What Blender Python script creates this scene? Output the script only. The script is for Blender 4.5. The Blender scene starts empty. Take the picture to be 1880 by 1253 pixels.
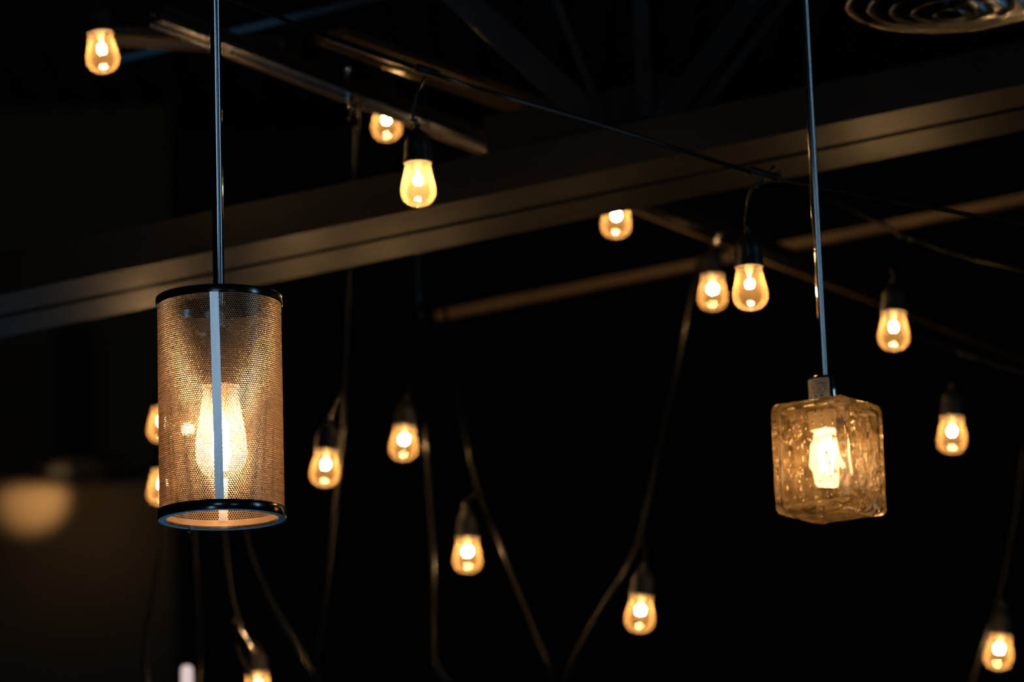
import bpy, math, random
from mathutils import Vector, Matrix, noise
random.seed(7)
PI = math.pi
SC = bpy.context.scene
COL = SC.collection

# ------------------------------------------------------------------ camera
LENS = 135.0
F = LENS / 36.0 * 1880.0
PITCH, ROLL = math.radians(12.2), math.radians(1.75)
C0 = Vector((0, 0, 1.6))
FW = Vector((0, math.cos(PITCH), math.sin(PITCH)))
U0 = Vector((0, -math.sin(PITCH), math.cos(PITCH)))
R0 = Vector((1, 0, 0))
UP = U0 * math.cos(ROLL) + R0 * math.sin(ROLL)
RT = R0 * math.cos(ROLL) - U0 * math.sin(ROLL)

def P(x, y, d):
    """point of the place that the photograph shows at (x, y), d metres in front of the lens"""
    return C0 + d * (FW + RT * ((x - 940.0) / F) + UP * ((626.5 - y) / F))

cam_data = bpy.data.cameras.new('camera')
cam = bpy.data.objects.new('camera', cam_data)
COL.objects.link(cam)
cam.matrix_world = Matrix(((RT.x, UP.x, -FW.x, C0.x), (RT.y, UP.y, -FW.y, C0.y), (RT.z, UP.z, -FW.z, C0.z), (0, 0, 0, 1)))
cam_data.lens = LENS
cam_data.sensor_width = 36
cam_data.clip_end = 60
cam_data.dof.use_dof = True
cam_data.dof.focus_distance = 4.62
cam_data.dof.aperture_fstop = 4.0
SC.camera = cam

# ------------------------------------------------------------------ materials
def new_mat(name):
    m = bpy.data.materials.new(name)
    m.use_nodes = True
    nt = m.node_tree
    nt.nodes.clear()
    out = nt.nodes.new('ShaderNodeOutputMaterial')
    return m, nt, out

def pbr(name, col, rough=0.5, metal=0.0, var=0.0, scale=20.0, bump=0.0, stretch=(1, 1, 1), rough_var=0.0, spec=0.5):
    m, nt, out = new_mat(name)
    b = nt.nodes.new('ShaderNodeBsdfPrincipled')
    b.inputs['Base Color'].default_value = (*col, 1)
    b.inputs['Roughness'].default_value = rough
    b.inputs['Metallic'].default_value = metal
    b.inputs['Specular IOR Level'].default_value = spec
    nt.links.new(b.outputs[0], out.inputs[0])
    if var or bump or rough_var:
        tc = nt.nodes.new('ShaderNodeTexCoord')
        mp = nt.nodes.new('ShaderNodeMapping')
        mp.inputs['Scale'].default_value = stretch
        nz = nt.nodes.new('ShaderNodeTexNoise')
        nz.inputs['Scale'].default_value = scale
        nz.inputs['Detail'].default_value = 5
        nt.links.new(tc.outputs['Object'], mp.inputs[0])
        nt.links.new(mp.outputs[0], nz.inputs['Vector'])
        if var:
            r = nt.nodes.new('ShaderNodeMapRange')
            r.inputs['To Min'].default_value = 1 - var
            r.inputs['To Max'].default_value = 1 + var
            nt.links.new(nz.outputs['Fac'], r.inputs['Value'])
            mx = nt.nodes.new('ShaderNodeVectorMath')
            mx.operation = 'SCALE'
            mx.inputs[0].default_value = col
            nt.links.new(r.outputs[0], mx.inputs['Scale'])
            nt.links.new(mx.outputs[0], b.inputs['Base Color'])
        if rough_var:
            r = nt.nodes.new('ShaderNodeMapRange')
            r.inputs['To Min'].default_value = max(0.02, rough - rough_var)
            r.inputs['To Max'].default_value = min(1, rough + rough_var)
            nt.links.new(nz.outputs['Fac'], r.inputs['Value'])
            nt.links.new(r.outputs[0], b.inputs['Roughness'])
        if bump:
            bp = nt.nodes.new('ShaderNodeBump')
            bp.inputs['Strength'].default_value = bump
            bp.inputs['Distance'].default_value = 0.005
            nt.links.new(nz.outputs['Fac'], bp.inputs['Height'])
            nt.links.new(bp.outputs[0], b.inputs['Normal'])
    return m

def emit(name, col, strength):
    m, nt, out = new_mat(name)
    e = nt.nodes.new('ShaderNodeEmission')
    e.inputs[0].default_value = (*col, 1)
    e.inputs[1].default_value = strength
    nt.links.new(e.outputs[0], out.inputs[0])
    return m

def bulb_glass(name, tint, haze, haze_rim, haze_col):
    """thin clear glass with a faint amber film that scatters the filament's light"""
    m, nt, out = new_mat(name)
    tr = nt.nodes.new('ShaderNodeBsdfTransparent'); tr.inputs[0].default_value = (*tint, 1)
    gl = nt.nodes.new('ShaderNodeBsdfGlossy'); gl.inputs['Roughness'].default_value = 0.03
    fr = nt.nodes.new('ShaderNodeFresnel'); fr.inputs['IOR'].default_value = 1.5
    m1 = nt.nodes.new('ShaderNodeMixShader')
    nt.links.new(fr.outputs[0], m1.inputs[0]); nt.links.new(tr.outputs[0], m1.inputs[1]); nt.links.new(gl.outputs[0], m1.inputs[2])
    tl = nt.nodes.new('ShaderNodeBsdfTranslucent'); tl.inputs[0].default_value = (*haze_col, 1)
    df = nt.nodes.new('ShaderNodeBsdfDiffuse'); df.inputs[0].default_value = (*haze_col, 1)
    m2 = nt.nodes.new('ShaderNodeMixShader'); m2.inputs[0].default_value = 0.4
    nt.links.new(tl.outputs[0], m2.inputs[1]); nt.links.new(df.outputs[0], m2.inputs[2])
    lw = nt.nodes.new('ShaderNodeLayerWeight'); lw.inputs[0].default_value = 0.35
    mr = nt.nodes.new('ShaderNodeMapRange')
    mr.inputs['To Min'].default_value = haze; mr.inputs['To Max'].default_value = haze_rim
    nt.links.new(lw.outputs['Facing'], mr.inputs['Value'])
    m3 = nt.nodes.new('ShaderNodeMixShader')
    nt.links.new(mr.outputs[0], m3.inputs[0]); nt.links.new(m1.outputs[0], m3.inputs[1]); nt.links.new(m2.outputs[0], m3.inputs[2])
    nt.links.new(m3.outputs[0], out.inputs[0])
    return m

WARM = (1.0, 0.60, 0.26)
M = dict(
    black_steel=pbr('black_steel', (0.016, 0.0155, 0.015), 0.46, 0.0, 0.35, 9, 0.15, rough_var=0.1, spec=.22),
    brown_steel=pbr('brown_steel', (0.013, 0.011, 0.009), 0.27, 0.0, 0.35, 9, 0.15, rough_var=0.1),
    purlin=pbr('purlin_steel', (0.075, 0.055, 0.036), 0.42, 0.0, 0.3, 12, 0.2, rough_var=0.1, spec=.3),
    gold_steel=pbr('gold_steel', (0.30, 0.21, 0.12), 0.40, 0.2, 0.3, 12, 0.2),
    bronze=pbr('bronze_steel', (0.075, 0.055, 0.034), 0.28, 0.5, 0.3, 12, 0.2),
    rubber=pbr('black_rubber', (0.02, 0.021, 0.022), 0.38, 0, 0.2, 60, 0.05),
    cable=pbr('cable_rubber', (0.010, 0.010, 0.011), 0.20, 0, 0.2, 40, spec=.9),
    cable_matte=pbr('cable_matte', (0.006, 0.006, 0.0065), 0.30, 0, 0.2, 40, spec=.35),
    chrome=pbr('chrome', (0.62, 0.62, 0.63), 0.08, 1.0, 0.05, 8, rough_var=0.03),
    ring=pbr('ring_steel', (0.17, 0.18, 0.19), 0.18, 1.0, 0.08, 30, rough_var=0.05),
    strap=pbr('brushed_strap', (0.75, 0.76, 0.78), 0.24, 1.0, 0.12, 40, 0.08, (1, 1, 0.15)),
    mesh=pbr('mesh_steel', (0.68, 0.50, 0.35), 0.36, 0.80, 0.1, 90),
    porcelain=pbr('socket_brown', (0.22, 0.15, 0.11), 0.35, 0.2, 0.2, 50),
    sock_light=pbr('socket_cream', (0.75, 0.6, 0.4), 0.4, 0, 0.1, 50),
    filament=emit('filament', WARM, 420),
    filament_big=emit('filament_long', (1, 0.66, 0.36), 210),
    filament_cube=emit('filament_cube', (1, 0.66, 0.36), 680),
    glass=bulb_glass('bulb_glass', (1, 0.95, 0.86), 0.038, 0.11, (1, 0.68, 0.34)),
    glass_hazy=bulb_glass('bulb_glass_hazy', (1, 0.95, 0.86), 0.11, 0.16, (1, 0.76, 0.42)),
    glass_big=bulb_glass('bulb_glass_large', (1, 0.97, 0.92), 0.20, 0.24, (1, 0.88, 0.72)),
    glass_cube=bulb_glass('bulb_glass_frosted', (1, 0.97, 0.92), 0.42, 0.46, (1, 0.90, 0.74)),
    stem=pbr('stem_glass', (0.9, 0.75, 0.5), 0.2, 0, 0),
    sticker=pbr('sticker_paper', (0.62, 0.58, 0.52), 0.6, 0, 0.05, 60),
    ink=pbr('sticker_ink', (0.05, 0.05, 0.05), 0.6),
    vent=pbr('vent_metal', (0.40, 0.40, 0.40), 0.22, 1.0, 0.15, 20),
    dark=pbr('dark_paint', (0.012, 0.011, 0.010), 0.8, 0, 0.3, 3, 0.1),
    deck=pbr('deck_paint', (0.03, 0.027, 0.018), 0.7, 0, 0.3, 3, 0.1),
    plaster=pbr('brown_plaster', (0.20, 0.14, 0.08), 0.85, 0, 0.25, 2.5, 0.2),
    frost=emit('frosted_tube', (1.0, 0.78, 0.74), 0.75),
)

# ------------------------------------------------------------------ mesh helpers
class MB:
    def __init__(s): s.v, s.f, s.mi = [], [], []
    def add(s, vs, fs, mi=0):
        n = len(s.v); s.v += [tuple(v) for v in vs]
        s.f += [tuple(i + n for i in f) for f in fs]; s.mi += [mi] * len(fs)
        return s
    def lathe(s, prof, seg=48, mi=0, off=(0, 0, 0), mat=None, closed=False):
        vs, fs = [], []
        for r, z in prof:
            for k in range(seg):
                a = 2 * PI * k / seg
                vs.append(Vector((max(r, 1e-5) * math.cos(a), max(r, 1e-5) * math.sin(a), z)))
        n = len(prof)
        for i in range(n if closed else n - 1):
            j = (i + 1) % n
            for k in range(seg):
                k2 = (k + 1) % seg
                fs.append((i * seg + k, j * seg + k, j * seg + k2, i * seg + k2))
        if mat is not None: vs = [mat @ v for v in vs]
        o = Vector(off)
        return s.add([v + o for v in vs], fs, mi)
    def tube(s, pts, r, seg=10, mi=0, caps=True):
        pts = [Vector(p) for p in pts]
        rs = r if isinstance(r, (list, tuple)) else [r] * len(pts)
        vs, fs = [], []
        t0 = (pts[1] - pts[0]).normalized()
        nrm = t0.orthogonal().normalized()
        for i, p in enumerate(pts):
            t = (pts[min(i + 1, len(pts) - 1)] - pts[max(i - 1, 0)]).normalized()
            nrm = (nrm - t * nrm.dot(t)).normalized()
            b = t.cross(nrm)
            for k in range(seg):
                a = 2 * PI * k / seg
                vs.append(p + (nrm * math.cos(a) + b * math.sin(a)) * rs[i])
        for i in range(len(pts) - 1):
            for k in range(seg):
                k2 = (k + 1) % seg
                fs.append((i * seg + k, i * seg + k2, (i + 1) * seg + k2, (i + 1) * seg + k))
        if caps:
            fs.append(tuple(range(seg))[::-1]); fs.append(tuple((len(pts) - 1) * seg + k for k in range(seg)))
        return s.add(vs, fs, mi)
    def prism(s, a, b, prof, side, up, mi=0):
        """a bar from a to b whose section is the polygon prof in (side, up)"""
        a, b = Vector(a), Vector(b)
        n = len(prof)
        vs = [a + side * u + up * w for u, w in prof] + [b + side * u + up * w for u, w in prof]
        fs = [(i, (i + 1) % n, n + (i + 1) % n, n + i) for i in range(n)]
        fs += [tuple(range(n))[::-1], tuple(range(n, 2 * n))]
        return s.add(vs, fs, mi)
    def build(s, name, mats, parent=None, smooth=False, loc=None):
        me = bpy.data.meshes.new(name)
        me.from_pydata(s.v, [], s.f)
        for m in (mats if isinstance(mats, (list, tuple)) else [mats]): me.materials.append(m)
        me.polygons.foreach_set('material_index', s.mi)
        if smooth: me.polygons.foreach_set('use_smooth', [True] * len(s.f))
        me.update()
        if smooth == 'auto':
            me.set_sharp_from_angle(angle=math.radians(40))
        o = bpy.data.objects.new(name, me)
        COL.objects.link(o)
        if parent is not None: o.parent = parent
        if loc is not None: o.location = loc
        return o

def spline(pts, n=10):
    pts = [Vector(p) for p in pts]
    q = [pts[0] * 2 - pts[1]] + pts + [pts[-1] * 2 - pts[-2]]
    out = []
    for i in range(1, len(q) - 2):
        p0, p1, p2, p3 = q[i - 1], q[i], q[i + 1], q[i + 2]
        for k in range(n):
            t = k / n
            out.append(0.5 * (2 * p1 + (p2 - p0) * t + (2 * p0 - 5 * p1 + 4 * p2 - p3) * t * t + (3 * p1 - p0 - 3 * p2 + p3) * t ** 3))
    out.append(pts[-1])
    return out

def tag(o, label, cat, group=None, kind=None):
    if label: o['label'] = label
    if cat: o['category'] = cat
    if group: o['group'] = group
    if kind: o['kind'] = kind
    return o

def empty(name, loc, label, cat, group=None, rot=None):
    o = bpy.data.objects.new(name, None)
    o.empty_display_size = 0.05
    COL.objects.link(o)
    o.location = loc
    if rot is not None:
        o.rotation_mode = 'QUATERNION'; o.rotation_quaternion = rot
    return tag(o, label, cat, group)

# ------------------------------------------------------------------ room shell
XL, XR, YB, YF, ZC = -5.0, 5.0, 13.0, -6.0, 5.2
def slab(name, lo, hi, mat):
    lo, hi = Vector(lo), Vector(hi)
    c = [(lo.x, lo.y, lo.z), (hi.x, lo.y, lo.z), (hi.x, hi.y, lo.z), (lo.x, hi.y, lo.z), (lo.x, lo.y, hi.z), (hi.x, lo.y, hi.z), (hi.x, hi.y, hi.z), (lo.x, hi.y, hi.z)]
    f = [(0, 3, 2, 1), (4, 5, 6, 7), (0, 1, 5, 4), (1, 2, 6, 5), (2, 3, 7, 6), (3, 0, 4, 7)]
    o = MB().add(c, f).build(name, mat)
    o['kind'] = 'structure'
    return o
slab('floor', (XL, YF, -0.1), (XR, YB, 0), M['dark'])
slab('wall_left', (XL - .1, YF, 0), (XL, YB, ZC), M['dark'])
slab('wall_right', (XR, YF, 0), (XR + .1, YB, ZC), M['dark'])
slab('wall_back', (XL, YB, 0), (XR, YB + .1, ZC), M['dark'])
# corrugated deck for the ceiling
mb = MB()
n = 70
prof = []
w = (XR - XL) / n
for i in range(n):
    x = XL + i * w
    prof += [(x, 0), (x + w * .35, 0), (x + w * .5, .05), (x + w * .85, .05)]
prof += [(XR, 0), (XR, .15), (XL, .15)]
mb.prism((0, YF, ZC), (0, YB, ZC), prof, Vector((1, 0, 0)), Vector((0, 0, 1)))
o = mb.build('ceiling', M['deck']); o['kind'] = 'structure'
# brown plaster pier of the back wall, seen past the left lamp
pl = P(-60, 900, 12.2); pr = P(285, 900, 12.2)
slab('trim_1', (pl.x - .3, YB - .35, 0), (pr.x, YB, ZC), M['plaster'])

# ------------------------------------------------------------------ beams
def line_h(pa, da, pb):
    """ends of a level bar: depth of the second end follows from the first's height"""
    a = P(*pa, da)
    u = P(*pb, 1.0) - C0
    d = (a.z - C0.z) / u.z
    return a, P(*pb, d)

def ext(a, b, ta, tb):
    v = (b - a).normalized()
    return a - v * ta, b + v * tb

def frame(a, b):
    v = (b - a).normalized()
    side = Vector((v.y, -v.x, 0)).normalized()
    if side.y < 0: side = -side            # away from the lens
    return v, side, v.cross(side) if v.cross(side).z > 0 else side.cross(v)

Lprof = [(0, 0), (.105, 0), (.105, .008), (.010, .010), (.010, .062), (0, .062)]
a, b = P(0, 542, 5.75), P(1880, 155, 5.35)
a, b = ext(a, b, 1.2, 1.2)
v, side, up = frame(a, b)
truss = empty('roof_truss', (a + b) / 2, 'long dark steel truss crossing the whole photo from lower left to upper right', 'beam')
def tp(mbx, name, mat, **k):
    mbx.v = [tuple(Vector(q) - truss.location) for q in mbx.v]
    return mbx.build(name, mat, truss, **k)
m1 = MB().prism(a, b, Lprof, side, up)
tp(m1, 'chord', M['black_steel'])
m2 = MB().prism(a + side * .125, b + side * .125, [(0, 0), (.105, 0), (.105, .062), (.095, .062), (.095, .010), (0, .008)], side, up)
tp(m2, 'chord', M['black_steel'])
def bar_pts(pts, d, wd, th, name='web_bar'):
    A, B = P(*pts[0], d), P(*pts[1], d)
    vv = (B - A).normalized()
    ss = (FW.cross(vv)).normalized()
    dd = vv.cross(ss)
    mbx = MB().prism(A, B, [(-wd, -th), (wd, -th), (wd, -th * .4), (wd * .3, -th * .4), (wd * .3, th), (-wd, th)], ss, dd)
    return tp(mbx, name, M['brown_steel'])
bar_pts([(805, -40), (1095, 225)], 5.70, .021, .012)
bar_pts([(1020, 0), (1108, 225)], 5.66, .006, .006)
bar_pts([(1172, -60), (1185, 215)], 5.66, .012, .010)
bar_pts([(1425, -60), (1215, 225)], 5.64, .017, .012)
bar_pts([(1450, -10), (1285, 205)], 5.60, .006, .006)
g = P(1130, 225, 5.68)
gus = MB().prism(g - v * .20, g + v * .16, [(-.004, -.06), (.004, -.06), (.004, .05), (-.004, .05)], side, up)
tp(gus, 'gusset_plate', M['black_steel'])

def beam(name, pa, da, pb, prof, mat, label, ta=.3, tb=.3, level=True, db=None):
    if level: A, B = line_h(pa, da, pb)
    else: A, B = P(*pa, da), P(*pb, db)
    A, B = ext(A, B, ta, tb)
    vv, sd, uu = frame(A, B)
    c = (A + B) / 2
    root = empty(name, c, label, 'beam')
    MB().prism(A - c, B - c, prof, sd, uu).build('channel', mat, root)
    return root, A, B, vv, sd, uu
Cch = [(0, 0), (.010, 0), (.012, .003), (.024, .003), (.026, 0), (.034, 0), (.034, .006), (.022, .008), (.022, .016), (.034, .018), (.034, .024), (0, .024), (0, .019), (.010, .016), (.010, .008), (0, .006)]
purlin, pA, pB, pv, ps, pu = beam('roof_purlin', (280, 30), 5.7, (1800, 614), Cch, M['brown_steel'],
    'dark steel channel sloping down to the right behind the truss', -.02, 1.5, False, 6.91)
c = purlin.location
MB().tube([pA.lerp(pB, .04) - c + ps * .037 + pu * .004, pB - c + ps * .037 + pu * .004], .0058, 12).build('lit_edge_strip', M['gold_steel'], purlin, True)  # added gold strip standing for bulb light along the channel's lower edge
q = P(637, 127, 5.80)
MB().lathe([(0, -.008), (.005, -.006), (.007, 0), (.005, .006), (0, .008)], 12, off=q - c).tube([q - c + Vector((0, 0, -.004)), q - c + Vector((0, 0, -.07))], .0025, 8).build('bolt', M['chrome'], purlin, True)
Bx = [(0, 0), (.016, 0), (.016, .016), (0, .016)]
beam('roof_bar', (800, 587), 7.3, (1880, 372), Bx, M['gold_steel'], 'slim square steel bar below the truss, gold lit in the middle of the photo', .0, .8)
beam('roof_bar', (600, 806), 9.5, (1880, 548), [(0, 0), (.02, 0), (.02, .02), (0, .02)], M['black_steel'], 'faint thin bar low in the dark background behind the hanging cables', .8, 1.0)
beam('roof_bar', (330, 76), 6.4, (660, -4), [(0, 0), (.03, 0), (.03, .012), (0, .012)], M['brown_steel'], 'short slim bar near the top edge right of the steel lamp rod', .2, 1.2)
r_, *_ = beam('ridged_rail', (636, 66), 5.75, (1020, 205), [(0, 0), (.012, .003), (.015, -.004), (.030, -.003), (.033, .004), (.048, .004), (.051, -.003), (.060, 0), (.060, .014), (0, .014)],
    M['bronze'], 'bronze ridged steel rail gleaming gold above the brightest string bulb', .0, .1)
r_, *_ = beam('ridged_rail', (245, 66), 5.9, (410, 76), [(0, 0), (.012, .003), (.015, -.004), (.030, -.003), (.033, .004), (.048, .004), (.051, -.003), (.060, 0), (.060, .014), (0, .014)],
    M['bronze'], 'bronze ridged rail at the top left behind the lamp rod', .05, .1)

# ------------------------------------------------------------------ string light cables
def cable(pts, r, label, clips=(), n=12, mat='cable_matte'):
    path = spline([P(*p) for p in pts], n)
    c = path[len(path) // 2].copy()
    root = empty('string_light_cable', c, label, 'cable', 'black string light cables')
    MB().tube([p - c for p in path], r, 10).build('cord', M[mat], root, True)
    for (x, y, d, s, knots) in clips:
        k = P(x, y, d) - c
        mb = MB()
        dirv = RT * math.cos(.33) - UP * math.sin(.33)
        mb.tube([k - dirv * s, k - dirv * s * .9, k + dirv * s * .9, k + dirv * s], [.003, .0055, .0055, .003], 12)
        for (dx, dy) in knots:
            e = P(x + dx, y + dy, d - .004) - c
            mb.lathe([(0, -.003), (.002, -.0025), (.0032, 0), (.002, .0025), (0, .003)], 10, off=e)
            mb.tube([k, e], .0012, 6)
        mb.build('clip', M['rubber'], root, True)
    return root
cable([(-420, -315, 5.55), (184, -92, 5.45), (430, 0, 5.32), (600, 66, 5.22), (785, 132, 5.12), (935, 180, 5.11), (1090, 226, 5.10), (1250, 276, 5.09), (1400, 322, 5.09), (1500, 342, 5.1), (1700, 380, 5.13), (1900, 413, 5.15), (2300, 470, 5.2)], .0032,
      'nearest cable, running across the photo above the two nearest string bulbs', [(785, 130, 5.12, .018, ()), (1405, 321, 5.09, .022, ((26, -4), (26, 10), (15, -14), (-20, -2), (-14, 20)))], mat='cable')
c2 = cable([(655, 168, 5.95), (653, 250, 6.1), (649, 340, 6.2), (641, 490, 6.2), (637, 600, 6.2), (633, 720, 6.2), (630, 800, 6.2), (616, 930, 6.2), (600, 1070, 6.2), (583, 1200, 6.2), (574, 1290, 6.2)], .0034,
      'cable hanging straight down from under the truss right of the mesh lamp')
cc = c2.location
for (x0, y0, x1, y1) in ((644, 190, 640, 220), (656, 196, 655, 236)):
    A, B = P(x0, y0, 6.0) - cc, P(x1, y1, 6.02) - cc
    MB().tube([A, A.lerp(B, .1), A.lerp(B, .9), B], [.002, .005, .005, .002], 10).build('turnbuckle', M['chrome'], c2, True)
cable([(766, 440, 6.1), (768, 490, 6.5), (771, 560, 6.8), (775, 660, 6.75), (782, 790, 6.6), (788, 900, 6.55), (795, 1020, 6.5), (797, 1130, 6.45), (798, 1205, 6.4), (808, 1232, 6.4), (832, 1262, 6.4), (870, 1300, 6.4)], .0036,
      'near vertical cable hanging between the two lower middle bulbs')
cable([(816, 566, 6.85), (838, 715, 6.7), (855, 800, 6.6), (878, 903, 6.55), (912, 985, 6.5), (955, 1095, 6.45), (992, 1185, 6.4), (1018, 1262, 6.4), (1024, 1268, 6.4), (1032, 1258, 6.4), (1048, 1220, 6.4), (1090, 1140, 6.4), (1140, 1060, 6.38), (1175, 985, 6.38), (1195, 890, 6.4), (1217, 790, 6.45), (1240, 690, 6.5), (1260, 590, 6.55), (1283, 478, 6.62)], .0036,
      'long cable hanging in a deep V shape around the lower middle')
cable([(1310, 262, 7.0), (1420, 318, 6.85), (1540, 372, 6.45), (1600, 402, 6.15), (1665, 433, 5.9), (1740, 461, 5.9), (1820, 482, 5.9), (1900, 500, 5.9), (2200, 560, 5.9)], .0034,
      'farther cable at right, just below and behind the nearest cable', [(1662, 433, 5.9, .014, ())])
cable([(1560, 556, 6.9), (1660, 604, 6.6), (1775, 652, 6.3), (1880, 684, 6.3), (2100, 740, 6.3)], .0034,
      'dark cable at right edge above the bulb right of the glass lamp', [(1775, 652, 6.3, .013, ())])
cable([(1880, 820, 6.6), (1868, 930, 6.6), (1850, 1030, 6.6), (1836, 1095, 6.6), (1830, 1120, 6.6), (1812, 1165, 6.6), (1796, 1215, 6.6), (1780, 1270, 6.6), (1760, 1330, 6.6)], .0036,
      'cable hanging at the lower right edge beside the lowest right bulb')
cable([(318, 560, 6.4), (312, 800, 6.4), (297, 980, 6.4), (280, 1090, 6.4), (266, 1180, 6.4), (266, 1215, 6.4), (272, 1290, 6.4)], .0036,
      'leftmost cable hanging below the mesh lamp')
cable([(338, 552, 6.5), (345, 800, 6.5), (356, 980, 6.5), (362, 1100, 6.5), (366, 1200, 6.5), (360, 1300, 6.5)], .0034,
      'second cable from the left hanging below the mesh lamp')
cable([(388, 545, 6.3), (400, 800, 6.3), (412, 985, 6.3), (422, 1080, 6.3), (437, 1150, 6.3), (432, 1180, 6.3), (444, 1215, 6.3), (464, 1250, 6.3), (480, 1300, 6.3)], .0036,
      'third cable from the left below the mesh lamp, with a knot near its foot', [(436, 1146, 6.3, .009, ())])
cable([(420, 538, 6.3), (436, 800, 6.3), (453, 985, 6.3), (490, 1090, 6.3), (530, 1160, 6.3), (572, 1232, 6.3), (610, 1300, 6.3)], .0036,
      'cable slanting down to the right below the mesh lamp')

# ------------------------------------------------------------------ string bulbs
GL = .0600
def bulb_profile():
    R = .0240
    p = [(.70, 0), (.735, .03), (.72, .09), (.735, .25), (.79, .55), (.87, .9), (.945, 1.2), (.99, 1.45), (1.0, 1.62), (.985, 1.8), (.93, 2.0), (.83, 2.17), (.68, 2.32), (.48, 2.42), (.25, 2.48), (0, 2.5)]
    return [(r * R, -z * R) for r, z in p]
proto = {}
def proto_meshes():
    proto['glass'] = MB().lathe(bulb_profile(), 48)
    fm = MB()
    for k in range(4):
        a = PI / 2 * k + .4
        x, y = .0055 * math.cos(a), .0055 * math.sin(a)
        x2, y2 = .0030 * math.cos(a), .0030 * math.sin(a)
        fm.tube([(x2, y2, -.0180), (x, y, -.0205), (x, y, -.0265), (x2, y2, -.0290)], .0012, 6)
    proto['filament'] = fm
    st = MB().lathe([(.006, 0), (.005, -.006), (.0022, -.012), (.0015, -.0150), (0, -.0152)], 12)
    proto['stem'] = st
    sk = MB().lathe([(0, .052), (.0045, .052), (.005, .046), (.009, .042), (.0140, .036), (.0175, .028), (.0185, .020), (.0188, .008), (.0195, .006), (.0195, -.001), (.0178, -.001), (.0176, .004), (0, .004)], 32)
    for i in range(8):       # moulded grip ribs
        a = 2 * PI * i / 8
        p0 = Vector((math.cos(a) * .0182, math.sin(a) * .0182, .010)); p1 = Vector((math.cos(a) * .0172, math.sin(a) * .0172, .027))
        sk.tube([p0, p1], .0014, 6)
    proto['socket'] = sk
proto_meshes()
first = None
def string_bulb(top, bot, d, cord_pts, label, spin=0.0, hazy=False):
    """top/bot: where the photo shows the two ends of the glass"""
    global first
    A = P(*top, d)
    ax = P(*bot, d) - A
    lat = ax.dot(RT)                                   # sideways swing only; otherwise it hangs plumb
    L = ax.length
    plumb = Vector((0, 0, -1))
    px_plumb = plumb.dot(RT) * L
    dirv = (plumb * L + RT * (lat - px_plumb)).normalized()
    q = Vector((0, 0, -1)).rotation_difference(dirv) @ Matrix.Rotation(spin, 3, 'Z').to_quaternion()
    root = empty('string_light_bulb', A, label, 'light bulb', 'clear teardrop string light bulbs', q)
    if first is None:
        sk = proto['socket'].build('socket', M['rubber'], root, 'auto')
        gl = proto['glass'].build('glass_bulb', M['glass'], root, True)
        fl = proto['filament'].build('filament', M['filament'], gl, True)
        st = proto['stem'].build('stem', M['stem'], gl, True)
        first = (sk, gl, fl, st)
    else:
        sk, gl, fl, st = [o.copy() for o in first]
        for o in (sk, gl, fl, st): COL.objects.link(o)
        if hazy:
            gl.data = gl.data.copy(); gl.data.materials[0] = M['glass_hazy']
        sk.parent = root; gl.parent = root; fl.parent = gl; st.parent = gl
    if cord_pts:
        inv = (Matrix.Translation(A) @ q.to_matrix().to_4x4()).inverted()
        base = A - dirv * .050
        path = spline([base + dirv * .004, base - dirv * .006] + [P(*p) for p in cord_pts], 8)
        MB().tube([inv @ p for p in path], .0026, 8).build('cord', M['cable'], root, True)
    return root
string_bulb((184, 60), (193, 137), 5.46, [(182, -30, 5.46), (184, -90, 5.45)], 'string bulb at the upper left corner, left of the steel lamp rod', .3)
string_bulb((709, 193), (711, 260), 6.2, [(704, 120, 6.1)], 'string bulb half tucked under the sloping channel, up and left of the brightest string bulb', .5)
string_bulb((767, 299), (769, 381), 5.10, [(758, 215, 5.11), (764, 175, 5.12), (782, 140, 5.12)], 'largest and brightest string bulb, under the nearest cable left of centre', .1, True)
string_bulb((1133, 370), (1129, 442), 6.1, [(1136, 300, 6.2)], 'string bulb emerging from behind the underside of the long truss', .9)
string_bulb((1308, 506), (1308, 574), 6.5, [(1312, 450, 6.45), (1320, 430, 6.4), (1335, 425, 6.4)], 'smaller blurred bulb just left of the large hanging bulb near the glass lamp rod', 1.2)
string_bulb((1375, 490), (1378, 573), 5.10, [(1369, 405, 5.10), (1375, 360, 5.095), (1388, 340, 5.09), (1400, 330, 5.09)], 'large sharp string bulb on a curled cord, left of the glass lamp rod', .7)
string_bulb((1641, 573), (1639, 646), 5.8, [(1637, 490, 5.82), (1644, 460, 5.86), (1662, 436, 5.9)], 'string bulb up and right of the glass cube lamp', .2)
string_bulb((1748, 766), (1746, 835), 6.2, [(1757, 700, 6.25), (1762, 675, 6.28), (1775, 655, 6.3)], 'string bulb to the right of the glass cube lamp', .4)
string_bulb((600, 827), (595, 896), 6.15, [(606, 765, 6.18), (618, 735, 6.2), (633, 716, 6.2)], 'string bulb just right of the mesh lamp, on the straight hanging cable', .6)
string_bulb((743, 783), (740, 847), 6.6, [(745, 725, 6.62), (758, 700, 6.65), (777, 690, 6.7)], 'middle height bulb left of the near vertical cable, in the lower middle', .8)
string_bulb((858, 988), (859, 1052), 6.5, [(851, 940, 6.52), (858, 918, 6.54), (877, 904, 6.55)], 'bulb hanging low from the left arm of the V shaped cable', 1.0)
string_bulb((1178, 1095), (1172, 1162), 6.25, [(1186, 1035, 6.3), (1184, 1005, 6.35), (1175, 985, 6.38)], 'bulb hanging low from the right arm of the V shaped cable', 1.1)
string_bulb((1838, 1167), (1828, 1230), 6.55, [(1842, 1118, 6.58), (1838, 1105, 6.59), (1834, 1098, 6.6)], 'tilted string bulb in the lower right corner', 1.3)
string_bulb((299, 749), (297, 813), 6.5, [(306, 690, 6.48), (314, 660, 6.4)], 'upper of the two bulbs peeping out left of the mesh lamp', .35)
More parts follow.
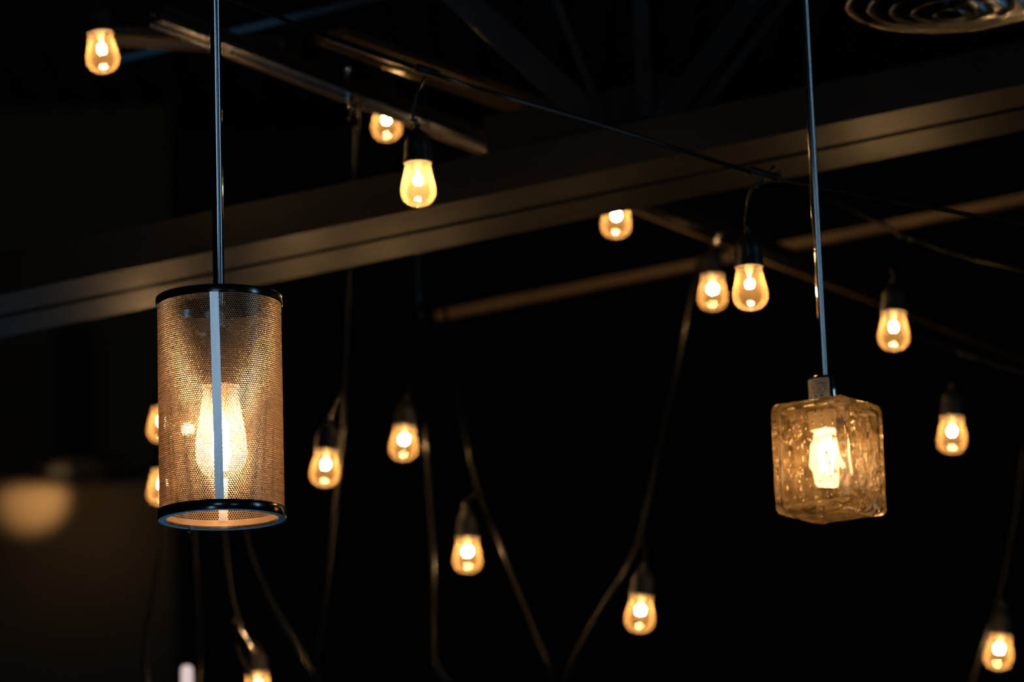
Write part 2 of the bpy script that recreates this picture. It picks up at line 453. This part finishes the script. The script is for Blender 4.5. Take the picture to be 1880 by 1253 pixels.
string_bulb((299, 863), (297, 927), 6.3, [(304, 803, 6.32), (314, 780, 6.4)], 'lower of the two bulbs peeping out left of the mesh lamp', .55)
string_bulb((345, 763), (345, 827), 6.6, [(343, 710, 6.55), (343, 670, 6.5)], 'string bulb glowing through the left half of the wire mesh shade', .75)
string_bulb((472, 1236), (476, 1304), 6.6, [(465, 1190, 6.5), (450, 1165, 6.4), (437, 1150, 6.3)], 'bulb cut off by the bottom edge, below the mesh lamp', .95)
t = empty('tube_bulb', P(343, 1222, 6.6), 'slim white tube bulb cut off by the bottom edge at left', 'light bulb')
MB().lathe([(0, 0), (.006, -.001), (.0095, -.005), (.0100, -.012), (.0100, -.090), (.007, -.098), (0, -.1)], 24).build('glass_tube', M['frost'], t, True)
MB().lathe([(0, -.1), (.012, -.1), (.014, -.104), (.014, -.15), (0, -.152)], 24).build('socket', M['rubber'], t, True)

# ------------------------------------------------------------------ left pendant: wire mesh cylinder
D1 = 4.66
base = P(408, 955, D1)
H, RO = .2765, .0780
lamp = empty('mesh_pendant_lamp', base, 'cylindrical steel mesh pendant lamp on a straight rod at left', 'pendant lamp')
RM = .0755
def hex_mesh():
    NC, NR = 156, 100
    W = 2 * PI / NC
    z0, z1 = .012, H - .008
    hz = (z1 - z0) / NR
    idx, vs, fs = {}, [], []
    def vert(a, z, key):
        if key in idx: return idx[key]
        idx[key] = len(vs); vs.append((RM * math.cos(a), RM * math.sin(a), z)); return idx[key]
    for j in range(NR):
        for i in range(NC):
            ca = i + (.5 if j % 2 else 0)
            cz = z0 + (j + .5) * hz
            # corner units: half a column sideways, sixths of a row upwards
            cor = [(0, 4), (1, 2), (1, -2), (0, -4), (-1, -2), (-1, 2)]
            o_ids, i_ids = [], []
            for dx, dy in cor:
                hx = int(round(ca * 2)) + dx
                ky = (j * 6 + 3) + dy
                o_ids.append(vert((hx % (2 * NC)) * .5 * W, z0 + ky * hz / 6, (hx % (2 * NC), ky)))
                s = .80
                i_ids.append(len(vs)); aa = (ca + dx * .5 * s) * W
                vs.append((RM * math.cos(aa), RM * math.sin(aa), cz + dy * hz / 6 * s))
            for k in range(6):
                k2 = (k + 1) % 6
                fs.append((o_ids[k], i_ids[k], i_ids[k2], o_ids[k2]))
    return MB().add(vs, fs)
shade = hex_mesh().build('mesh_shade', M['mesh'], lamp)
md = shade.modifiers.new('thickness', 'SOLIDIFY'); md.thickness = .0009; md.offset = 0
# rings
MB().lathe([(.0685, .0005), (.0690, 0), (.0775, 0), (RO, .001), (RO, .0115), (.0772, .0125), (.0765, .0125), (.0762, .004), (.0685, .0035)], 120, closed=True).build('bottom_ring', M['ring'], lamp, 'auto')
MB().lathe([(.0735, H - .010), (.0765, H - .010), (.0775, H - .0095), (RO, H - .009), (RO, H - .001), (.0775, H), (.0735, H)], 120, closed=True).build('top_ring', M['ring'], lamp, 'auto')
MB().lathe([(.0742, .0040), (.0750, .0036), (.0758, .0040), (.0758, .0122), (.0742, .0122)], 100, closed=True).build('lit_ring_band', M['mesh'], lamp, 'auto')  # added pale band standing for lamplight on the ring's inner face
def strap_mb(a0, a1, wid, r, t=.0012, z0=.010, z1=H - .004, n=24):
    vs, fs = [], []
    for i in range(n + 1):
        tt = i / n
        a = a0 + (a1 - a0) * tt; z = z0 + (z1 - z0) * tt
        for da, rr in ((-1, r), (1, r), (1, r + t), (-1, r + t)):
            aa = a + da * wid / 2 / r
            vs.append((rr * math.cos(aa), rr * math.sin(aa), z))
    for i in range(n):
        for k in range(4):
            k2 = (k + 1) % 4
            fs.append((i * 4 + k, i * 4 + k2, (i + 1) * 4 + k2, (i + 1) * 4 + k))
    fs += [(3, 2, 1, 0), tuple(n * 4 + k for k in range(4))]
    return MB().add(vs, fs)
AC = math.atan2(C0.y - base.y, C0.x - base.x)          # bearing of the lens from the lamp
strap_mb(AC - math.radians(2), AC - math.radians(4.5), .0106, RM + .0007).build('strap', M['strap'], lamp)
strap_mb(AC + PI - .02, AC + PI - .05, .0112, RM - .0019).build('strap', M['strap'], lamp)
# fitter arms, socket, rod
for a in (AC + 1.35, AC - 1.35, AC + PI):
    vs = []
    pth = [(.074, H - .006), (.066, H - .010), (.045, H - .030), (.026, H - .047), (.014, H - .048)]
    tg = Vector((-math.sin(a), math.cos(a), 0))
    m = MB(); n = len(pth)
    for (r, z) in pth:
        c = Vector((r * math.cos(a), r * math.sin(a), z))
        for s, dz in ((-1, 0), (1, 0), (1, .0016), (-1, .0016)): vs.append(c + tg * .005 * s + Vector((0, 0, dz)))
    fs = []
    for i in range(n - 1):
        for k in range(4):
            k2 = (k + 1) % 4
            fs.append((i * 4 + k, i * 4 + k2, (i + 1) * 4 + k2, (i + 1) * 4 + k))
    fs += [(3, 2, 1, 0), tuple((n - 1) * 4 + k for k in range(4))]
    m.add(vs, fs).build('fitter_arm', M['strap'], lamp)
prof = [(0, .238), (.012, .238), (.016, .234), (.017, .226), (.0225, .224), (.0240, .219), (.0240, .212)]
for i in range(5):
    z = .211 - i * .006
    prof += [(.0255, z), (.0255, z - .003), (.0240, z - .004), (.0240, z - .006)]
prof += [(.0250, .180), (.0250, .170), (.0240, .165), (.0205, .164), (.0200, .168), (0, .168)]
MB().lathe(prof, 40).build('socket', M['porcelain'], lamp, 'auto')
rod_top = ZC - base.z
MB().lathe([(0, .236), (.0068, .236), (.0070, .238), (.0070, rod_top), (0, rod_top)], 32).build('rod', M['chrome'], lamp, 'auto')
MB().lathe([(0, rod_top), (.055, rod_top), (.055, rod_top - .006), (.050, rod_top - .02), (.010, rod_top - .028), (0, rod_top - .028)], 40).build('canopy', M['chrome'], lamp, 'auto')
gb = MB().lathe([(.0195, .166), (.0210, .160), (.0225, .150), (.0255, .133), (.0285, .115), (.0312, .098), (.0322, .086), (.0315, .076), (.0285, .066), (.0225, .058), (.0140, .0535), (.0065, .052), (0, .0517)], 56).build('glass_bulb', M['glass_big'], lamp, True)
m = MB()
for k in range(6):
    a = PI / 3 * k + .2
    m.tube([(.0065 * math.cos(a), .0065 * math.sin(a), .124), (.0115 * math.cos(a), .0115 * math.sin(a), .078)], .0011, 8)
m.build('filament', M['filament_big'], gb, True)
MB().lathe([(.008, .164), (.007, .150), (.004, .140), (.003, .126), (0, .125)], 16).build('stem', M['stem'], gb, True)
tb = P(347, 978, D1 + .07) - base
MB().tube([tb + Vector((.003, 0, .008)), tb + Vector((.001, 0, .003)), tb], [.0006, .0010, .0022], 6).build('wire_end', M['strap'], lamp)

# ------------------------------------------------------------------ right pendant: bubbled glass block
D2 = 5.0
base2 = P(1527, 947, D2)
AC2 = math.atan2(C0.y - base2.y, C0.x - base2.x)
lean = Vector((0, 0, 1)).rotation_difference(Vector((-.005, 0, 1)).normalized())
cube = empty('glass_pendant_lamp', base2, 'clear bubbled glass block pendant lamp on a slim chrome rod at right', 'pendant lamp', None, lean)
S, CH = .1110, .1470
m, nt, out = new_mat('block_glass')
g = nt.nodes.new('ShaderNodeBsdfGlass'); g.inputs['IOR'].default_value = 1.47; g.inputs['Roughness'].default_value = 0.0
g.inputs['Color'].default_value = (1, .96, .88, 1)
tl = nt.nodes.new('ShaderNodeBsdfTranslucent'); tl.inputs[0].default_value = (1, .64, .28, 1)
df = nt.nodes.new('ShaderNodeBsdfDiffuse'); df.inputs[0].default_value = (1, .64, .28, 1)
ad = nt.nodes.new('ShaderNodeMixShader')
nt.links.new(tl.outputs[0], ad.inputs[1]); nt.links.new(df.outputs[0], ad.inputs[2])
nz = nt.nodes.new('ShaderNodeTexNoise'); nz.inputs['Scale'].default_value = 60; nz.inputs['Detail'].default_value = 4
tc = nt.nodes.new('ShaderNodeTexCoord'); nt.links.new(tc.outputs['Object'], nz.inputs['Vector'])
mr = nt.nodes.new('ShaderNodeMapRange'); mr.inputs['From Min'].default_value = .35; mr.inputs['From Max'].default_value = .7
mr.inputs['To Min'].default_value = .002; mr.inputs['To Max'].default_value = .035
nt.links.new(nz.outputs['Fac'], mr.inputs['Value'])
mx = nt.nodes.new('ShaderNodeMixShader')
nt.links.new(mr.outputs[0], mx.inputs[0]); nt.links.new(g.outputs[0], mx.inputs[1]); nt.links.new(ad.outputs[0], mx.inputs[2])
nt.links.new(mx.outputs[0], out.inputs[0])
M['block_glass'] = m
import bmesh
def rounded_block(s, h, rad, cuts, amp, seed, flip, hole):
    """wavy hand-cast box, open at a round neck when hole is given"""
    vs, idx, fs = [], {}, []
    N = cuts
    hx = Vector((s / 2, s / 2, h / 2))
    def vert(q):
        key = tuple(round(c * 10000) for c in q)
        if key in idx: return idx[key]
        p = Vector((q[0] * hx.x, q[1] * hx.y, q[2] * hx.z))
        inner = Vector([max(-hx[i] + rad, min(hx[i] - rad, p[i])) for i in range(3)])
        dlt = p - inner
        if dlt.length > 1e-9:
            dn = dlt.normalized()
            p = inner + dn * rad
        else: dn = Vector((0, 0, 1))
        w = noise.noise(Vector((p.x * 38 + seed, p.y * 38, p.z * 17))) + .6 * noise.noise(Vector((p.x * 95 + seed, p.y * 95, p.z * 40)))
        k = max(0.0, min(1.0, (p.x - hx.x * .55) / (hx.x * .35))) * max(0.0, min(1.0, (.012 - p.z) / .03)) * max(0.0, min(1.0, (p.y + .02) / .02))
        w += (4.5 if flip else 1.5) * k * noise.noise(Vector((p.y * 120 + 4 * noise.noise(p * 40), p.z * 32, seed)))      # deep casting ripples low on one face
        p = p + dn * w * amp
        idx[key] = len(vs); vs.append(p + Vector((0, 0, h / 2)))
        return idx[key]
    for ax in range(3):
        for sg in (-1, 1):
            for i in range(N):
                for j in range(N):
                    q = []
                    for (u, w) in ((i, j), (i + 1, j), (i + 1, j + 1), (i, j + 1)):
                        c = [0, 0, 0]
                        c[ax] = sg
                        def mp(k):
                            t = 2 * k / N - 1
                            return math.sin(t * PI / 2) * .35 + t * .65
                        c[(ax + 1) % 3] = mp(u); c[(ax + 2) % 3] = mp(w)
                        q.append(vert(c))
                    if sg < 0: q = q[::-1]
                    if flip: q = q[::-1]
                    fs.append(tuple(q))
    return vs, fs
mb = MB()
v_, f_ = rounded_block(S, CH, .010, 64, .0010, 3.1, False, None)
mb.add(v_, f_)
wall_t = .0062
v2, f2 = rounded_block(S - 2 * wall_t, CH - 2 * wall_t, .010, 64, .0011, 11.7, True, None)
mb.add([q + Vector((0, 0, wall_t)) for q in v2], f2, 0)
rnd = random.Random(21)
def bubble(c, r, st):
    prof = [(0, -r * st)] + [(r * math.cos(t), r * st * math.sin(t)) for t in [(-.5 + k / 6) * PI for k in range(1, 6)]] + [(0, r * st)]
    vs, fs = [], []
    seg = 8
    for rr, z in prof:
        for k in range(seg):
            a = 2 * PI * k / seg
            vs.append(Vector((max(rr, 1e-6) * math.cos(a), max(rr, 1e-6) * math.sin(a), z)) + c)
    for i in range(len(prof) - 1):
        for k in range(seg):
            k2 = (k + 1) % seg
            fs.append((i * seg + k, (i + 1) * seg + k, (i + 1) * seg + k2, i * seg + k2))
    mb.add(vs, fs)
for i in range(420):
    face = rnd.randrange(4)
    u = rnd.uniform(-.044, .044); z = rnd.uniform(.012, CH - .012)
    dep = S / 2 - wall_t / 2 + rnd.uniform(-.0006, .0006)
    c = [Vector((dep, u, z)), Vector((-dep, u, z)), Vector((u, dep, z)), Vector((u, -dep, z))][face]
    bubble(c, rnd.uniform(.0009, .0024), rnd.choice((1, 1, 1.4, 2.4)))
blk = mb.build('glass_block', M['block_glass'], cube, True)
blk.rotation_euler.z = AC2 + PI / 4 + math.radians(16)
zt = CH
MB().lathe([(0, zt + .0375), (.0060, zt + .0375), (.0200, zt + .0365), (.0212, zt + .0350), (.0212, zt + .0008), (.0205, zt + .0006), (0, zt + .0006)], 48).build('cap', M['chrome'], cube, 'auto')
# paper sticker on the cap: printed lines too small to read
m = MB()
def patch(a0, a1, z0, z1, r, mi, n=12):
    vs, fs = [], []
    for i in range(n + 1):
        a = a0 + (a1 - a0) * i / n
        vs += [(r * math.cos(a), r * math.sin(a), z0), (r * math.cos(a), r * math.sin(a), z1), ((r - .0003) * math.cos(a), (r - .0003) * math.sin(a), z0), ((r - .0003) * math.cos(a), (r - .0003) * math.sin(a), z1)]
    for i in range(n):
        k = i * 4
        fs += [(k, k + 4, k + 5, k + 1), (k + 2, k + 3, k + 7, k + 6), (k, k + 2, k + 6, k + 4), (k + 1, k + 5, k + 7, k + 3)]
    m.add(vs, fs, mi)
s0, s1 = AC2 - 1.45, AC2 + .28
patch(s0, s1, zt + .002, zt + .0325, .02165, 0, 20)
rr = random.Random(4)
z = zt + .0295
while z > zt + .004:
    a = s0 + .12
    hh = rr.choice((.0011, .0014, .0026))
    while a < s1 - .15:
        w_ = rr.uniform(.05, .22)
        if rr.random() < .75: patch(a, min(a + w_, s1 - .08), z - hh, z, .0219, 1, 3)
        a += w_ + rr.uniform(.03, .07)
    z -= hh + .0026
m.build('sticker', [M['sticker'], M['ink']], cube)
rt2 = (ZC - base2.z)
MB().lathe([(0, zt + .036), (.0056, zt + .036), (.0056, rt2), (0, rt2)], 28).build('rod', M['chrome'], cube, 'auto')
MB().lathe([(0, rt2), (.05, rt2), (.05, rt2 - .006), (.045, rt2 - .018), (.008, rt2 - .026), (0, rt2 - .026)], 40).build('canopy', M['chrome'], cube, 'auto')
zi = CH - wall_t - .003
MB().lathe([(0, zi), (.0210, zi), (.0215, zi - .004), (.0205, zi - .020), (.0190, zi - .026), (.0150, zi - .026), (0, zi - .025)], 40).build('socket', M['sock_light'], cube, 'auto')
gp = [(.0150, zi - .024), (.0165, zi - .030), (.0205, zi - .045), (.0240, zi - .060), (.0255, zi - .072), (.0245, zi - .084), (.0200, zi - .094), (.0120, zi - .1000), (.005, zi - .1018), (0, zi - .102)]
gb2 = MB().lathe(gp, 48).build('glass_bulb', M['glass_cube'], cube, True)
m = MB()
for k in range(6):
    a = PI / 3 * k
    m.tube([(.006 * math.cos(a), .006 * math.sin(a), zi - .036), (.0115 * math.cos(a), .0115 * math.sin(a), zi - .082)], .0014, 8)
m.build('filament', M['filament_cube'], gb2, True)

# ------------------------------------------------------------------ round ceiling vent
vc = P(1748, 4, 5.5)
vent = empty('ceiling_vent', vc, 'round ceiling vent of concentric metal cones at the top right corner', 'vent')
RV = .152
for k in range(5):
    r0 = RV - k * .031
    z0 = -.005 * k
    prof = [(r0, z0), (r0 - .003, z0 + .0005), (r0 - .012, z0 + .004), (r0 - .024, z0 + .013), (r0 - .036, z0 + .030), (r0 - .042, z0 + .055),
            (r0 - .0435, z0 + .055), (r0 - .038, z0 + .031), (r0 - .026, z0 + .0145), (r0 - .012, z0 + .006), (r0 - .003, z0 + .0025)]
    MB().lathe([(max(q, .0004), z) for q, z in prof], 80, closed=True).build('cone_ring', M['vent'], vent, True)
MB().lathe([(0, .06), (RV - .03, .06), (RV - .03, ZC - vc.z), (0, ZC - vc.z)], 64).build('duct', M['black_steel'], vent, 'auto')

# ------------------------------------------------------------------ wall lamp far behind at left
yw = YB - .35
def wall_pt(x, y, off):
    u = P(x, y, 1.0) - C0
    return C0 + u * ((yw - off - C0.y) / u.y)
lb = wall_pt(138, 855, .35)
wl = empty('wall_lamp', lb, 'black wall lamp with a flared shade on the far brown wall at left', 'wall lamp')
MB().lathe([(0, .46), (.05, .46), (.056, .45), (.056, .06), (.062, .045), (.15, .0), (.152, -.008), (.148, -.008), (.058, .040), (.050, .04), (0, .05)], 40).build('shade', M['dark'], wl, 'auto')
MB().tube([(0, 0, .30), (0, .17, .30), (0, .35, .30)], .015, 12).build('bracket', M['dark'], wl, True)

# ------------------------------------------------------------------ lights
def area(name, loc, target, sx, sy, col, power):
    l = bpy.data.lights.new(name, 'AREA'); l.shape = 'RECTANGLE'; l.size = sx; l.size_y = sy
    l.color = col; l.energy = power
    o = bpy.data.objects.new(name, l); COL.objects.link(o)
    o.location = loc
    o.rotation_euler = (Vector(target) - Vector(loc)).to_track_quat('-Z', 'Y').to_euler()
    return o
area('daylight_right', (4.85, 2.9, 4.0), (0, 4.6, 2.9), .7, 1.8, (.34, .68, 1.0), 9)
area('daylight_rear', (-.66, -3.0, 4.35), (-.36, 4.5, 2.6), 1.2, 1.1, (.48, .74, 1.0), 7)
area('blue_fill_corner', (3.2, -2.6, 4.0), (0, 4.5, 2.6), 1.0, 1.4, (.34, .68, 1.0), 3)  # added blue fill that tints the mesh lamp's rings
area('blue_fill_low', (-2.2, -2.6, 1.1), (0, 5, 2.8), .8, 1.8, (.34, .62, 1.0), 12)  # added unseen low blue light for the sheen on the nearest cable
area('daylight_far', (-2.1, 12.5, 1.1), (-.8, 5.5, 2.9), 2.6, 1.6, (.16, .55, .95), 4.5)
sp = bpy.data.lights.new('wall_lamp_spot', 'SPOT'); sp.energy = 17; sp.color = (1, .62, .28); sp.spot_size = math.radians(35); sp.spot_blend = 1; sp.shadow_soft_size = .02
so = bpy.data.objects.new('wall_lamp_spot', sp); COL.objects.link(so)
so.location = lb + Vector((0, -.05, -.014))
so.rotation_euler = (wall_pt(66, 918, 0) - so.location).to_track_quat('-Z', 'Y').to_euler()
sp2 = bpy.data.lights.new('wall_lamp_spill', 'SPOT'); sp2.energy = 0.55; sp2.color = (1, .62, .28); sp2.spot_size = math.radians(120); sp2.spot_blend = 1; sp2.shadow_soft_size = .02
so2 = bpy.data.objects.new('wall_lamp_spill', sp2); COL.objects.link(so2)
so2.location = so.location
so2.rotation_euler = (wall_pt(150, 960, 0) - so2.location).to_track_quat('-Z', 'Y').to_euler()

w = bpy.data.worlds.new('night'); SC.world = w
w.use_nodes = True
w.node_tree.nodes['Background'].inputs[0].default_value = (.3, .5, 1, 1)
w.node_tree.nodes['Background'].inputs[1].default_value = 0.0
SC.view_settings.view_transform = 'Standard'
SC.view_settings.look = 'None'
SC.view_settings.exposure = 0
SC.view_settings.gamma = 1
SC.view_settings.use_curve_mapping = False
